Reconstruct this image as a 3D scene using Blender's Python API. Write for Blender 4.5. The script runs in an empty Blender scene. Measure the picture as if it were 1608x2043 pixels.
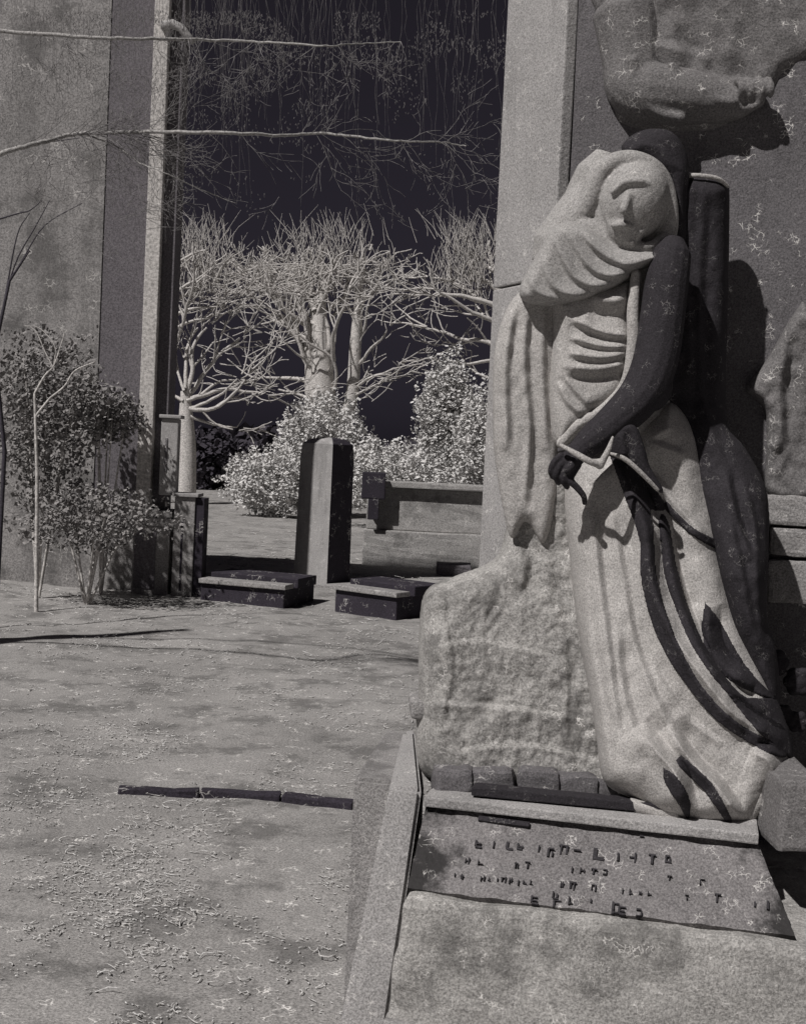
import bpy, bmesh, math, random
import numpy as np
from mathutils import Vector, Matrix, noise
SC = bpy.context.scene
COL = SC.collection
random.seed(7); RNG = np.random.default_rng(7)
R = math.radians
# ------------------------------------------------------------------ camera
F = 2600.0; CX, CY = 804.0, 1021.5; EYE = 1.6
PITCH, ROLL = R(2.68), R(2.8)
fw = Vector((0, math.cos(PITCH), -math.sin(PITCH)))
r0 = Vector((1, 0, 0)); u0 = r0.cross(fw)
RT = r0*math.cos(ROLL) + u0*math.sin(ROLL)
UP = u0*math.cos(ROLL) - r0*math.sin(ROLL)
cam = bpy.data.cameras.new('camera'); co = bpy.data.objects.new('camera', cam); COL.objects.link(co)
cam.sensor_fit = 'VERTICAL'; cam.sensor_height = 24; cam.lens = F/2043*24
cam.clip_end = 2000
m = Matrix((RT, UP, -fw)).transposed().to_4x4(); m.translation = (0, 0, EYE)
co.matrix_world = m
SC.camera = co
# ------------------------------------------------------------------ light
SUN = Vector((-0.43, -0.44, 0.76)).normalized()
w = bpy.data.worlds.new('World'); SC.world = w; w.use_nodes = True
nt = w.node_tree; nt.nodes.clear()
sky = nt.nodes.new('ShaderNodeTexSky'); sky.sky_type = 'NISHITA'; sky.sun_disc = False
sky.sun_elevation = math.asin(SUN.z); sky.sun_rotation = math.atan2(SUN.x, SUN.y)
hs = nt.nodes.new('ShaderNodeHueSaturation'); hs.inputs['Saturation'].default_value = 0.0
tint = nt.nodes.new('ShaderNodeMix'); tint.data_type = 'RGBA'; tint.blend_type = 'MULTIPLY'; tint.inputs[0].default_value = 1; tint.inputs[7].default_value = (1.0, .88, 1.22, 1)
bg = nt.nodes.new('ShaderNodeBackground'); bg.inputs['Strength'].default_value = 0.0031
wo = nt.nodes.new('ShaderNodeOutputWorld')
nt.links.new(sky.outputs[0], hs.inputs['Color']); nt.links.new(hs.outputs[0], tint.inputs[6]); nt.links.new(tint.outputs[2], bg.inputs[0]); nt.links.new(bg.outputs[0], wo.inputs[0])
sl = bpy.data.lights.new('sun', 'SUN'); sl.energy = 3.5; sl.angle = R(0.8); sl.color = (1.0, 0.965, 0.945)
so = bpy.data.objects.new('sun', sl); COL.objects.link(so)
so.rotation_euler = SUN.to_track_quat('Z', 'Y').to_euler(); so.location = (-8, -4, 8)
vs = SC.view_settings; vs.view_transform = 'Standard'; vs.look = 'None'; vs.gamma = 1; vs.exposure = 0.15
SC.render.engine = 'CYCLES'

# ------------------------------------------------------------------ pixel of the photograph -> point at depth / height
def ray(px, py):
    return fw*F + RT*(px-CX) + UP*(CY-py)
def P(px, py, Y):
    v = ray(px, py); return Vector((0, 0, EYE)) + v*(Y/v.y)
def Z(px, py, z=0.0):
    v = ray(px, py); return Vector((0, 0, EYE)) + v*((z-EYE)/v.z)
RAYM = np.array([list(RT), list(UP), list(fw)])
def Pn(px, py, Y):
    v = fw_np*F + RT_np*(px-CX)[:, None] + UP_np*(CY-py)[:, None]
    s = Y/v[:, 1]; o = v*s[:, None]; o[:, 2] += EYE; return o
fw_np, RT_np, UP_np = map(lambda q: np.array(q), (fw, RT, UP))

# ------------------------------------------------------------------ materials
def mat(name, col, dark=0.45, scale=6.0, fine=260.0, fleck=0.0, fleck_scale=60.0, bump=0.5, rough=0.85, streak=0, blotch=0, ends=0, grain=0.62):
    m = bpy.data.materials.new(name); m.use_nodes = True
    n = m.node_tree.nodes; l = m.node_tree.links
    b = n['Principled BSDF']; b.inputs['Roughness'].default_value = rough
    b.inputs['Specular IOR Level'].default_value = 0.25
    tc = n.new('ShaderNodeTexCoord')
    def nz(sc, det, rg=0.6, vec=None):
        t = n.new('ShaderNodeTexNoise'); t.inputs['Scale'].default_value = sc; t.inputs['Detail'].default_value = det
        t.inputs['Roughness'].default_value = rg; l.new(vec or tc.outputs['Object'], t.inputs['Vector']); return t.outputs[0]
    def ramp(src, a, b_):
        q = n.new('ShaderNodeMapRange'); q.inputs[1].default_value = a; q.inputs[2].default_value = b_
        q.inputs[3].default_value = 0; q.inputs[4].default_value = 1; l.new(src, q.inputs[0]); return q.outputs[0]
    def mix(f, a, b_):
        q = n.new('ShaderNodeMix'); q.data_type = 'RGBA'
        if isinstance(f, float): q.inputs[0].default_value = f
        else: l.new(f, q.inputs[0])
        for s, v in ((6, a), (7, b_)):
            if isinstance(v, tuple): q.inputs[s].default_value = (*v, 1)
            else: l.new(v, q.inputs[s])
        return q.outputs[2]
    d = tuple(c*dark for c in col); br = tuple(min(.92, c*1.75) for c in col)
    c = mix(ramp(nz(scale, 8, .68), .36, .62), d, col)
    g = ramp(nz(fine, 4, .8), .38, .62)
    gd = tuple(x*(1-grain) for x in col)
    c2 = mix(g, gd, br)
    c = mix(0.58, c, c2)
    if blotch:
        bf = ramp(nz(blotch, 9, .72), .50, .60); bm_ = n.new('ShaderNodeMath'); bm_.operation = 'MULTIPLY'; l.new(bf, bm_.inputs[0]); bm_.inputs[1].default_value = .6
        c = mix(bm_.outputs[0], c, tuple(x*.28 for x in col))
    if ends:
        sp_ = n.new('ShaderNodeSeparateXYZ'); l.new(tc.outputs['Generated'], sp_.inputs[0])
        e1 = n.new('ShaderNodeMath'); e1.operation = 'SUBTRACT'; l.new(sp_.outputs[0], e1.inputs[0]); e1.inputs[1].default_value = .5
        e2 = n.new('ShaderNodeMath'); e2.operation = 'ABSOLUTE'; l.new(e1.outputs[0], e2.inputs[0])
        e3 = n.new('ShaderNodeMath'); e3.operation = 'MULTIPLY_ADD'; l.new(nz(9, 7, .7), e3.inputs[0]); e3.inputs[1].default_value = .5; l.new(e2.outputs[0], e3.inputs[2])
        c = mix(ramp(e3.outputs[0], .62, .70), c, tuple(x*ends for x in col))
    if streak:
        mp = n.new('ShaderNodeMapping'); mp.inputs['Scale'].default_value = (1, 1, .12); l.new(tc.outputs['Object'], mp.inputs[0])
        s = ramp(nz(streak, 6, .7, mp.outputs[0]), .5, .72)
        sm = n.new('ShaderNodeMath'); sm.operation = 'MULTIPLY'; sm.inputs[1].default_value = .55; l.new(s, sm.inputs[0])
        c = mix(sm.outputs[0], c, tuple(x*.3 for x in col))
    if fleck:
        v = n.new('ShaderNodeTexVoronoi'); v.feature = 'DISTANCE_TO_EDGE'; v.inputs['Scale'].default_value = fleck_scale
        nv = n.new('ShaderNodeVectorMath'); nv.operation = 'MULTIPLY_ADD'
        wn = n.new('ShaderNodeTexNoise'); wn.inputs['Scale'].default_value = fleck_scale*.6; wn.inputs['Detail'].default_value = 3
        l.new(tc.outputs['Object'], wn.inputs['Vector'])
        l.new(wn.outputs['Color'], nv.inputs[0]); nv.inputs[1].default_value = (2.5/fleck_scale,)*3
        l.new(tc.outputs['Object'], nv.inputs[2]); l.new(nv.outputs[0], v.inputs['Vector'])
        e = ramp(v.outputs['Distance'], .05, .02)
        k = ramp(nz(fleck_scale*.35, 3, .6), .57, .64)
        mm = n.new('ShaderNodeMath'); mm.operation = 'MULTIPLY'; l.new(e, mm.inputs[0]); l.new(k, mm.inputs[1])
        m3 = n.new('ShaderNodeMath'); m3.operation = 'MULTIPLY'; l.new(mm.outputs[0], m3.inputs[0]); m3.inputs[1].default_value = fleck
        c = mix(m3.outputs[0], c, (.75, .73, .70))
    l.new(c, b.inputs['Base Color'])
    bp = n.new('ShaderNodeBump'); bp.inputs['Strength'].default_value = bump; bp.inputs['Distance'].default_value = .004
    ad = n.new('ShaderNodeMath'); ad.operation = 'ADD'
    l.new(nz(fine*.45, 5, .7), ad.inputs[0]); l.new(nz(scale*5, 6, .7), ad.inputs[1]); l.new(ad.outputs[0], bp.inputs['Height'])
    l.new(bp.outputs[0], b.inputs['Normal'])
    return m
M = {}
M['ground'] = mat('frosted_ground', (.32, .31, .30), dark=.4, scale=.8, blotch=2.3, fine=120, fleck=1.0, fleck_scale=24, bump=1.0)
M['marble'] = mat('weathered_marble', (.40, .385, .37), dark=.72, scale=7, fine=260, fleck=.7, fleck_scale=90, bump=.6, grain=.55)
M['veil'] = mat('veil_stone', (.34, .33, .32), dark=.7, scale=9, fine=260, fleck=.6, fleck_scale=90, bump=.6)
M['dark_and_shade'] = mat('dark_stone_and_shade', (.030, .027, .031), dark=.6, scale=10, fine=260, fleck=.2, fleck_scale=90, bump=.6)  # on cloak and sleeve this dark colour stands in for shade
M['stele'] = mat('stele_granite', (.14, .133, .138), dark=.5, scale=3.5, fine=220, fleck=.8, fleck_scale=55, bump=.7, streak=7)
M['pale'] = mat('pale_granite_and_sunlight', (.36, .35, .345), dark=.6, scale=4, fine=200, fleck=.7, fleck_scale=55, bump=.6, streak=6)
M['rock'] = mat('rough_limestone', (.36, .35, .335), blotch=5, dark=.42, scale=8, fine=180, fleck=.8, fleck_scale=60, bump=1.0)
M['tablet'] = mat('tablet_stone', (.20, .19, .19), ends=.18, dark=.4, scale=3.2, fine=200, fleck=.6, fleck_scale=60, bump=.8)
M['canopy'] = mat('canopy_stone', (.17, .163, .162), dark=.5, scale=5, fine=200, fleck=.7, fleck_scale=55, bump=.9)
M['kerb'] = mat('kerb_stone', (.30, .29, .285), dark=.45, scale=4, blotch=4, fine=200, fleck=.6, fleck_scale=55, bump=.9)
M['wallstone'] = mat('rubble_wall', (.37, .36, .35), dark=.5, scale=3, blotch=3, fine=70, fleck=.6, fleck_scale=20, bump=1)
M['letter'] = mat('letter_lead', (.045, .042, .046), scale=40, fine=300)
M['darkstone_and_shade'] = mat('black_stone_and_shade', (.035, .03, .04), dark=.5, scale=4, fine=90, fleck=.5, fleck_scale=18, bump=.5)  # dark stone; also the painted shade of headstone, tombs and post
M['mid'] = mat('grey_stone', (.30, .29, .285), dark=.5, scale=2.2, fine=60, fleck=.4, fleck_scale=16, bump=.8)
M['wall'] = mat('plaster_wall', (.28, .27, .265), blotch=1.5, dark=.42, scale=.9, fine=55, fleck=.5, fleck_scale=12, bump=.7, streak=2)
M['recess'] = mat('dim_stone_and_shade', (.14, .13, .14), dark=.6, scale=1.5, fine=60, bump=.6)  # dim stone; also the painted shade of the mausoleum recess and side face
M['bark'] = mat('pale_bark', (.5, .48, .46), dark=.7, scale=3, fine=30, bump=.8)
M['twig'] = mat('pale_twig', (.5, .48, .46), dark=.7, scale=2, fine=30, bump=.3)
M['twig2'] = mat('bough_bark', (.33, .32, .31), dark=.6, scale=3, fine=60, bump=.5)
M['twigdim'] = mat('grey_twig', (.24, .23, .23), dark=.6, scale=2, fine=30, bump=.3)
M['twigdark'] = mat('dark_twig', (.05, .045, .055), dark=.7, scale=3, fine=60, bump=.3)
M['leaf'] = mat('frosted_leaf', (.62, .60, .575), dark=.6, scale=3, fine=25, bump=.2)
M['leafdim'] = mat('grey_leaf', (.24, .23, .225), dark=.4, scale=2, fine=25, bump=.2)
M['leafdark'] = mat('dark_leaf', (.045, .04, .05), dark=.5, scale=2, fine=25, bump=.2)
M['litter'] = mat('pale_litter', (.62, .60, .57), dark=.7, scale=20, fine=80, bump=.2)

# ------------------------------------------------------------------ object helpers
def tag(o, label=None, cat=None, group=None, kind=None):
    if label: o['label'] = label
    if cat: o['category'] = cat
    if group: o['group'] = group
    if kind: o['kind'] = kind
    return o
def obj(name, bm, m, parent=None, smooth=False):
    if isinstance(bm, bmesh.types.BMesh):
        me = bpy.data.meshes.new(name); bm.normal_update(); bm.to_mesh(me); bm.free()
    else: me = bm
    me.name = name
    for x in (m if isinstance(m, list) else [m]): me.materials.append(x)
    if smooth: me.polygons.foreach_set('use_smooth', [True]*len(me.polygons))
    o = bpy.data.objects.new(name, me); COL.objects.link(o)
    if parent:
        o.parent = parent; o.matrix_parent_inverse = Matrix.Translation(parent.location).inverted() if parent.type == 'EMPTY' and parent.parent is None else Matrix()
    return o
def empty(name, loc, label, cat, group=None):
    o = bpy.data.objects.new(name, None); COL.objects.link(o); o.location = loc; o.empty_display_size = .1
    return tag(o, label, cat, group)
def box(bm, o, ux, uy, uz, bev=0.0, rough=0.0, cuts=0):
    """box from corner o along three vectors"""
    o, ux, uy, uz = map(Vector, (o, ux, uy, uz))
    t = bmesh.new()
    bmesh.ops.create_cube(t, size=1)
    for v in t.verts:
        c = v.co + Vector((.5, .5, .5)); v.co = o + ux*c.x + uy*c.y + uz*c.z
    bmesh.ops.recalc_face_normals(t, faces=t.faces)
    if bev: bmesh.ops.bevel(t, geom=t.edges[:], offset=bev, segments=2, affect='EDGES', profile=.6)
    if cuts: bmesh.ops.subdivide_edges(t, edges=t.edges[:], cuts=cuts, use_grid_fill=True)
    if rough:
        for v in t.verts:
            v.co += noise.noise_vector(v.co*9)*rough + noise.noise_vector(v.co*31)*rough*.4
    me = bpy.data.meshes.new('tmp'); t.to_mesh(me); t.free(); bm.from_mesh(me); bpy.data.meshes.remove(me)
def aabox(bm, x0, x1, y0, y1, z0, z1, **k):
    box(bm, (x0, y0, z0), (x1-x0, 0, 0), (0, y1-y0, 0), (0, 0, z1-z0), **k)
def frame(d):
    d = d.normalized(); a = Vector((0, 0, 1)) if abs(d.z) < .9 else Vector((1, 0, 0))
    x = d.cross(a).normalized(); return x, d.cross(x).normalized()
def carry(x, d):
    """carry the ring direction along so tubes do not twist"""
    d = d.normalized(); x2 = x - d*x.dot(d)
    if x2.length < 1e-4: return frame(d)
    x2.normalize(); return x2, d.cross(x2).normalized()
def spline(pts, n=6):
    """Catmull-Rom through tuples"""
    p = [np.array(q, float) for q in pts]; p = [2*p[0]-p[1]] + p + [2*p[-1]-p[-2]]; out = []
    for i in range(1, len(p)-2):
        for k in range(n):
            t = k/n
            out.append(.5*((2*p[i]) + (p[i+1]-p[i-1])*t + (2*p[i-1]-5*p[i]+4*p[i+1]-p[i+2])*t*t + (3*p[i]-p[i-1]-3*p[i+1]+p[i+2])*t**3))
    out.append(p[-2]); return out
class Tubes:
    def __init__(s): s.v = []; s.f = []
    def tube(s, pts, rad, seg=5, cap=False):
        b = len(s.v); n = len(pts)
        for i, p in enumerate(pts):
            d = pts[min(i+1, n-1)] - pts[max(i-1, 0)]
            d = d if d.length > 1e-9 else Vector((0, 0, 1))
            x, y = frame(d) if i == 0 else carry(x, d)
            for k in range(seg):
                a = 2*math.pi*k/seg; s.v.append(p + (x*math.cos(a) + y*math.sin(a))*rad[i])
        for i in range(n-1):
            for k in range(seg):
                s.f.append((b+i*seg+k, b+i*seg+(k+1) % seg, b+(i+1)*seg+(k+1) % seg, b+(i+1)*seg+k))
        if cap: s.f.append(tuple(b+k for k in range(seg))[::-1]); s.f.append(tuple(b+(n-1)*seg+k for k in range(seg)))
    def quad(s, c, x, y):
        b = len(s.v); s.v += [c-x-y, c+x-y, c+x+y, c-x+y]; s.f.append((b, b+1, b+2, b+3))
    def build(s, name, m, parent=None, smooth=True):
        me = bpy.data.meshes.new(name); me.from_pydata([tuple(q) for q in s.v], [], s.f); me.update()
        return obj(name, me, m, parent, smooth)

# ------------------------------------------------------------------ GROUND
def gz(x, y):
    far = max(0.0, min(1.0, (y-9)/25))
    near = max(0.0, min(1.0, (y-3.2)/3))
    return (noise.noise(Vector((x*.35, y*.35, 0)))*.06 + noise.noise(Vector((x*1.3, y*1.3, 3)))*.025 + noise.noise(Vector((x*4, y*4, 5)))*.012)*near + far*0.0
def sheet(xs, ys):
    vs_ = [(x, y, gz(x, y)) for y in ys for x in xs]; nx = len(xs)
    fs = [(j*nx+i, j*nx+i+1, (j+1)*nx+i+1, (j+1)*nx+i) for j in range(len(ys)-1) for i in range(nx-1)]
    me = bpy.data.meshes.new('ground'); me.from_pydata(vs_, [], fs); return me
xs = [-300, -120, -60, -40] + list(np.arange(-25, -6, .5)) + list(np.arange(-6, 6, .07)) + list(np.arange(6, 25, .5)) + [40, 60, 120, 300]
ys = [-40, -10, 0, 1.5] + list(np.arange(2.5, 12, .06)) + list(np.arange(12, 50, .4)) + [60, 90, 200, 600]
g = obj('ground', sheet(xs, ys), M['ground'], smooth=True); tag(g, 'pale frosted cemetery ground strewn with small litter', None, kind='structure')

# litter: curled scraps
T = Tubes()
for i in range(26000):
    px = random.uniform(-60, 900); py = 2100 - (random.random()**.8)*1080
    if py < 1060: continue
    c = Z(px, py, 0)
    if c.y > 26: continue
    if noise.noise(Vector((c.x*1.6, c.y*1.1, 7)))+.5*noise.noise(Vector((c.x*6, c.y*5, 2))) < random.uniform(-.15, .45): continue
    c.z = gz(c.x, c.y)+.004
    L = random.choice((.003, .004, .006, .009, .018))*random.uniform(.6, 1.3)*(1 if random.random() < .93 else 2.6)*max(1, c.y/6)**.7; a = random.uniform(0, 6.28); cu = random.uniform(-2.5, 2.5)
    pts = []; q = c.copy()
    for k in range(5):
        pts.append(q.copy()); q += Vector((math.cos(a), math.sin(a), random.uniform(-.1, .45)))*L*.5; a += cu*.45
    r = random.uniform(.0012, .0028)*max(1, c.y/6)**.7
    T.tube(pts, [r, r*1.2, r, r*.9, r*.5], 3)
o = T.build('ground_litter', M['litter']); tag(o, 'curled pale scraps of leaf and twig scattered over the ground', 'litter', kind='stuff')

# dark joint across the ground (stone edging)
bm = bmesh.new()
q = [Z(x, y) for x, y in ((235, 1588), (400, 1592), (560, 1600), (705, 1616))]
for a, b in zip(q[:-1], q[1:]):
    d = b-a; n_ = Vector((-d.y, d.x, 0)).normalized()
    box(bm, a+Vector((0, 0, -.05)), d*.985, n_*.07, (0, 0, .082), bev=.008, cuts=2, rough=.008)
o = obj('stone_edging', bm, M['darkstone_and_shade']); tag(o, 'low dark stone edging sunk in the pale ground left of the inscribed plinth', 'edging')

# ------------------------------------------------------------------ heightfield-in-the-round garment builder
def poly_dist(px, py, poly):
    p = np.array(poly, float); q = np.roll(p, -1, 0)
    best = np.full(px.shape, 1e9); bx = np.zeros_like(px); by = np.zeros_like(py); ins = np.zeros(px.shape, bool)
    for (x0, y0), (x1, y1) in zip(p, q):
        dx, dy = x1-x0, y1-y0; L = dx*dx+dy*dy+1e-9
        t = np.clip(((px-x0)*dx+(py-y0)*dy)/L, 0, 1); cx = x0+t*dx; cy = y0+t*dy
        d = np.hypot(px-cx, py-cy); k = d < best; best[k] = d[k]; bx[k] = cx[k]; by[k] = cy[k]
        c = ((y0 > py) != (y1 > py)) & (px < (x1-x0)*(py-y0)/(y1-y0+1e-12)+x0); ins ^= c
    return best, bx, by, ins
def fold(px, py, pts, h, w, L, L2=None):
    """ridge left of the curve, steep fall over w to its right: h may be negative"""
    s = np.array(spline(pts, 6)); L2 = L2 or L
    best = np.full(px.shape, 1e9); sg = np.zeros_like(px); tt = np.zeros_like(px); n = len(s)-1
    for i in range(n):
        x0, y0 = s[i][:2]; x1, y1 = s[i+1][:2]; dx, dy = x1-x0, y1-y0; Q = dx*dx+dy*dy+1e-9
        t = np.clip(((px-x0)*dx+(py-y0)*dy)/Q, 0, 1); d = np.hypot(px-x0-t*dx, py-y0-t*dy)
        k = d < best; best[k] = d[k]; sg[k] = np.sign(-(dx*(py-y0)-dy*(px-x0)))[k]; tt[k] = ((i+t)/n)[k]
    sd = best*sg; env = np.clip(np.minimum(tt, 1-tt)*6, 0, 1)**.7
    endcap = 1.0
    f = np.where(sd < 0, -np.exp(sd/L), np.where(sd < w, -1+1.45*(sd/w)**1.0, .45*np.exp(-(np.maximum(sd-w, 0))/L2)))
    return f*h*env*endcap
YS = 3.35
def garment(name, m, poly, T, rnd, depth, folds=(), parent=None, step=3.5, wob=3, nscale=.02, namp=0, back=.6, rounded=True, Y0=None):
    """closed shape: outline in photo pixels at its own distance; T half-thickness px, rnd edge rounding px, depth(px,py) centre depth offset px"""
    Y0 = Y0 or YS
    if rounded:
        poly = [tuple(q) for q in spline(list(poly)+[poly[0]], 5)[:-1]]
    p = np.array(poly); x0, y0 = p.min(0)-step; x1, y1 = p.max(0)+step
    gx = np.arange(x0, x1+step, step); gy = np.arange(y0, y1+step, step)
    X, Y = np.meshgrid(gx, gy); sh = X.shape; X = X.ravel(); Y = Y.ravel()
    d, bx, by, ins = poly_dist(X, Y, poly)
    near = ins | (d < step*1.5)
    I = ins.reshape(sh)
    cell = (I[:-1, :-1] | I[:-1, 1:] | I[1:, :-1] | I[1:, 1:])
    Xs = np.where(ins, X, bx); Ys_ = np.where(ins, Y, by); d = np.where(ins, d, 0)
    # pull inside points that lie very near the outline onto it
    prof = np.sqrt(np.clip(1-(1-np.clip(d/rnd, 0, 1))**2, 0, 1))
    nzv = np.array([noise.noise(Vector((a*nscale, b*nscale*.6, 1.7)))+.5*noise.noise(Vector((a*nscale*3, b*nscale*2, 9.1))) for a, b in zip(X, Y)]) if namp else 0
    fl = np.zeros_like(X)
    for f in folds: fl += fold(X, Y, *f)
    base = depth(X, Y) if callable(depth) else np.full(X.shape, float(depth))
    zf = base + (-T + fl + nzv*namp)*prof
    zb = base + T*back*prof
    k = Y0/F
    vf = Pn(Xs, Ys_, Y0+zf*k); vb = Pn(Xs, Ys_, Y0+zb*k)
    idx = np.full(len(X), -1); used = np.zeros(sh, bool)
    used[:-1, :-1] |= cell; used[:-1, 1:] |= cell; used[1:, :-1] |= cell; used[1:, 1:] |= cell
    u = used.ravel(); idx[u] = np.arange(u.sum()); n = int(u.sum())
    inr = ins[u]
    verts = np.vstack([vf[u], vb[u]]); ia = idx.reshape(sh); faces = []
    bidx = np.where(inr, np.arange(n)+n, np.arange(n))   # outline verts shared
    for j, i in zip(*np.nonzero(cell)):
        a, b, c, e = ia[j, i], ia[j, i+1], ia[j+1, i+1], ia[j+1, i]
        faces.append((a, e, c, b)); faces.append((bidx[a], bidx[b], bidx[c], bidx[e]))
    me = bpy.data.meshes.new(name); me.from_pydata(verts.tolist(), [], [tuple(int(q) for q in f) for f in faces]); me.update()
    bm = bmesh.new(); bm.from_mesh(me); bmesh.ops.remove_doubles(bm, verts=bm.verts, dist=1e-5)
    bmesh.ops.delete(bm, geom=[v for v in bm.verts if not v.link_faces], context='VERTS')
    bmesh.ops.smooth_vert(bm, verts=bm.verts, factor=.5, use_axis_x=True, use_axis_y=True, use_axis_z=True)
    return obj(name, bm, m, parent, smooth=True)
class Clay:
    """sweeps and balls in photo pixels + depth px, fused into one skin"""
    def __init__(s, Y0=None, tilt=0): s.bm = bmesh.new(); s.Y0 = Y0 or YS; s.k = s.Y0/F; s.tilt = tilt
    def pt(s, x, y, d): return P(x, y, s.Y0+(d-(x-1140)*s.tilt)*s.k)
    def ball(s, x, y, d, rx, ry=None, rd=None, rot=0, yaw=0):
        ry = ry or rx; rd = rd or rx
        t = bmesh.ops.create_icosphere(s.bm, subdivisions=3, radius=1)['verts']
        M_ = Matrix.Translation(s.pt(x, y, d)) @ Matrix.Rotation(R(yaw), 4, 'Z') @ Matrix.Rotation(R(rot), 4, 'Y') @ Matrix.Diagonal((rx*s.k, rd*s.k, ry*s.k, 1))
        bmesh.ops.transform(s.bm, matrix=M_, verts=t)
    def sweep(s, pts, n=6, seg=14):
        sp = spline(pts, n); P_ = [s.pt(*q[:3]) for q in sp]; r = [max(q[3], .5)*s.k for q in sp]
        b = []
        N = len(P_)
        # round caps
        ext = [(P_[0]-(P_[1]-P_[0]).normalized()*r[0]*.8, r[0]*.5)] + list(zip(P_, r)) + [(P_[-1]+(P_[-1]-P_[-2]).normalized()*r[-1]*.8, r[-1]*.5)]
        rings = []
        for i, (p, rr) in enumerate(ext):
            d = ext[min(i+1, N+1)][0]-ext[max(i-1, 0)][0]; x, y = frame(d) if i == 0 else carry(x, d)
            rings.append([s.bm.verts.new(p+(x*math.cos(2*math.pi*k/seg)+y*math.sin(2*math.pi*k/seg))*rr) for k in range(seg)])
        for a, c in zip(rings[:-1], rings[1:]):
            for k in range(seg): s.bm.faces.new((a[k], a[(k+1) % seg], c[(k+1) % seg], c[k]))
        s.bm.faces.new(rings[0][::-1]); s.bm.faces.new(rings[-1])
    def build(s, name, m, parent=None, voxel=.004, smooth=3, cut=None):
        me = bpy.data.meshes.new('tmp'); bmesh.ops.recalc_face_normals(s.bm, faces=s.bm.faces); s.bm.to_mesh(me); s.bm.free()
        o = bpy.data.objects.new('tmp', me); COL.objects.link(o)
        md = o.modifiers.new('r', 'REMESH'); md.mode = 'VOXEL'; md.voxel_size = voxel
        if smooth:
            ms = o.modifiers.new('s', 'SMOOTH'); ms.iterations = smooth; ms.factor = .5
        dg = bpy.context.evaluated_depsgraph_get(); dg.update()
        out = bpy.data.meshes.new_from_object(o.evaluated_get(dg)); bpy.data.objects.remove(o)
        r = obj(name, out, m, parent, smooth=True)
        if cut:
            for p_ in out.polygons:
                if cut(p_.center): p_.material_index = 1
        return r

# ------------------------------------------------------------------ MONUMENT (stele, plinth, tablet)
ZT = .78
A = Z(848, 1588, ZT); B = Z(1512, 1662, ZT); ux = (B-A); ux.z = 0; UXn = ux.normalized(); UYn = Vector((-UXn.y, UXn.x, 0))
stele = empty('tomb_stele', A+UXn*.3+UYn*.45, 'tall granite stele behind the veiled statue with a chamfered left edge coloured pale as sunlit', 'stele')
stele.location.z = 0
# shaft: footprint with chamfer
Yb = 3.62
def shaft():
    bm = bmesh.new()
    z0, z1 = .0, 3.9
    c0 = P(1020, 300, 3.95); c1 = P(1140, 300, 3.62)      # chamfer back / front corners
    lean = 0.0
    f0 = Vector((c0.x, c0.y, 0)); f1 = Vector((c1.x, c1.y, 0))
    e1 = f1 + UXn*1.25; e2 = e1 + UYn*.7; e3 = f0 + UYn*.35
    base = [f0, f1, e1, e2, e3]
    rows = [z0] + list(np.arange(.5, 3.9, .12)) + [z1]; R_ = []
    for z in rows: R_.append([bm.verts.new(p + Vector((0, 0, z)) + noise.noise_vector(Vector((p.x*3, p.y*3, z*2)))*.006) for p in base])
    for a, b in zip(R_[:-1], R_[1:]):
        for k in range(5): bm.faces.new((a[k], a[(k+1) % 5], b[(k+1) % 5], b[k]))
    bm.faces.new(R_[-1]); bm.faces.new(R_[0][::-1])
    return bm, f0, f1
bm, f0, f1 = shaft()
obj('shaft', bm, M['stele'], stele)
# chamfer slab, slightly proud; its sunlit brightness is put into a paler colour
bm = bmesh.new(); d = (f1-f0); nn = Vector((d.y, -d.x, 0)).normalized()
z = .8
while z < 3.9:
    hh = min(1.3, 3.9-z)
    box(bm, f0 + nn*.003 + Vector((0, 0, z)), d, nn*.035, (0, 0, hh-.006), bev=.005); z += hh
obj('sunlit_chamfer_slab', bm, M['pale'], stele)
# carved relief of a draped forearm and hand across the top of the stele
KY = 3.62
c = Clay(3.60, .19)
c.sweep([(1250, 30, 30, 70), (1262, 120, 20, 62), (1268, 175, 5, 58), (1310, 190, -5, 60), (1380, 195, -10, 52), (1440, 205, -10, 40), (1480, 205, -12, 30)])
c.ball(1495, 190, -14, 32, 26, 22)
for i, (x, l) in enumerate(((1468, 34), (1486, 42), (1506, 46), (1526, 34))):
    c.sweep([(x, 170, -28, 8.5), (x+5, 160, -40, 8.5), (x+12, 175, -50, 8), (x+10, 170+l*.6, -44, 7)], seg=8)
c.sweep([(1468, 215, -20, 10), (1495, 214, -34, 9), (1518, 205, -40, 7.5)], seg=8)
for a in ([(1262, 120), (1275, 180), (1310, 222), (1360, 236)], [(1340, 130), (1370, 170), (1420, 195), (1460, 205)]):
    c.sweep([(x, y, -46, 9) for x, y in a], seg=8)
o = c.build('carved_arm', M['canopy'], stele, voxel=.005, smooth=8)
o['label'] = 'rough carved draped forearm ending in a curled hand'
garment('rough_canopy', M['canopy'], [(1150, -60), (1700, -60), (1690, 60), (1580, 140), (1545, 185), (1500, 235), (1440, 262), (1370, 268), (1280, 262), (1232, 245), (1218, 200), (1220, 130), (1200, 60)], 40, 44, lambda x, y: 28-(x-1140)*.19, [([(1230, 110), (1300, 90), (1420, 120)], 10, 16, 30), ([(1330, 60), (1400, 150), (1490, 170)], 10, 14, 30)], stele, namp=11, nscale=.012, Y0=3.6)
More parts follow.
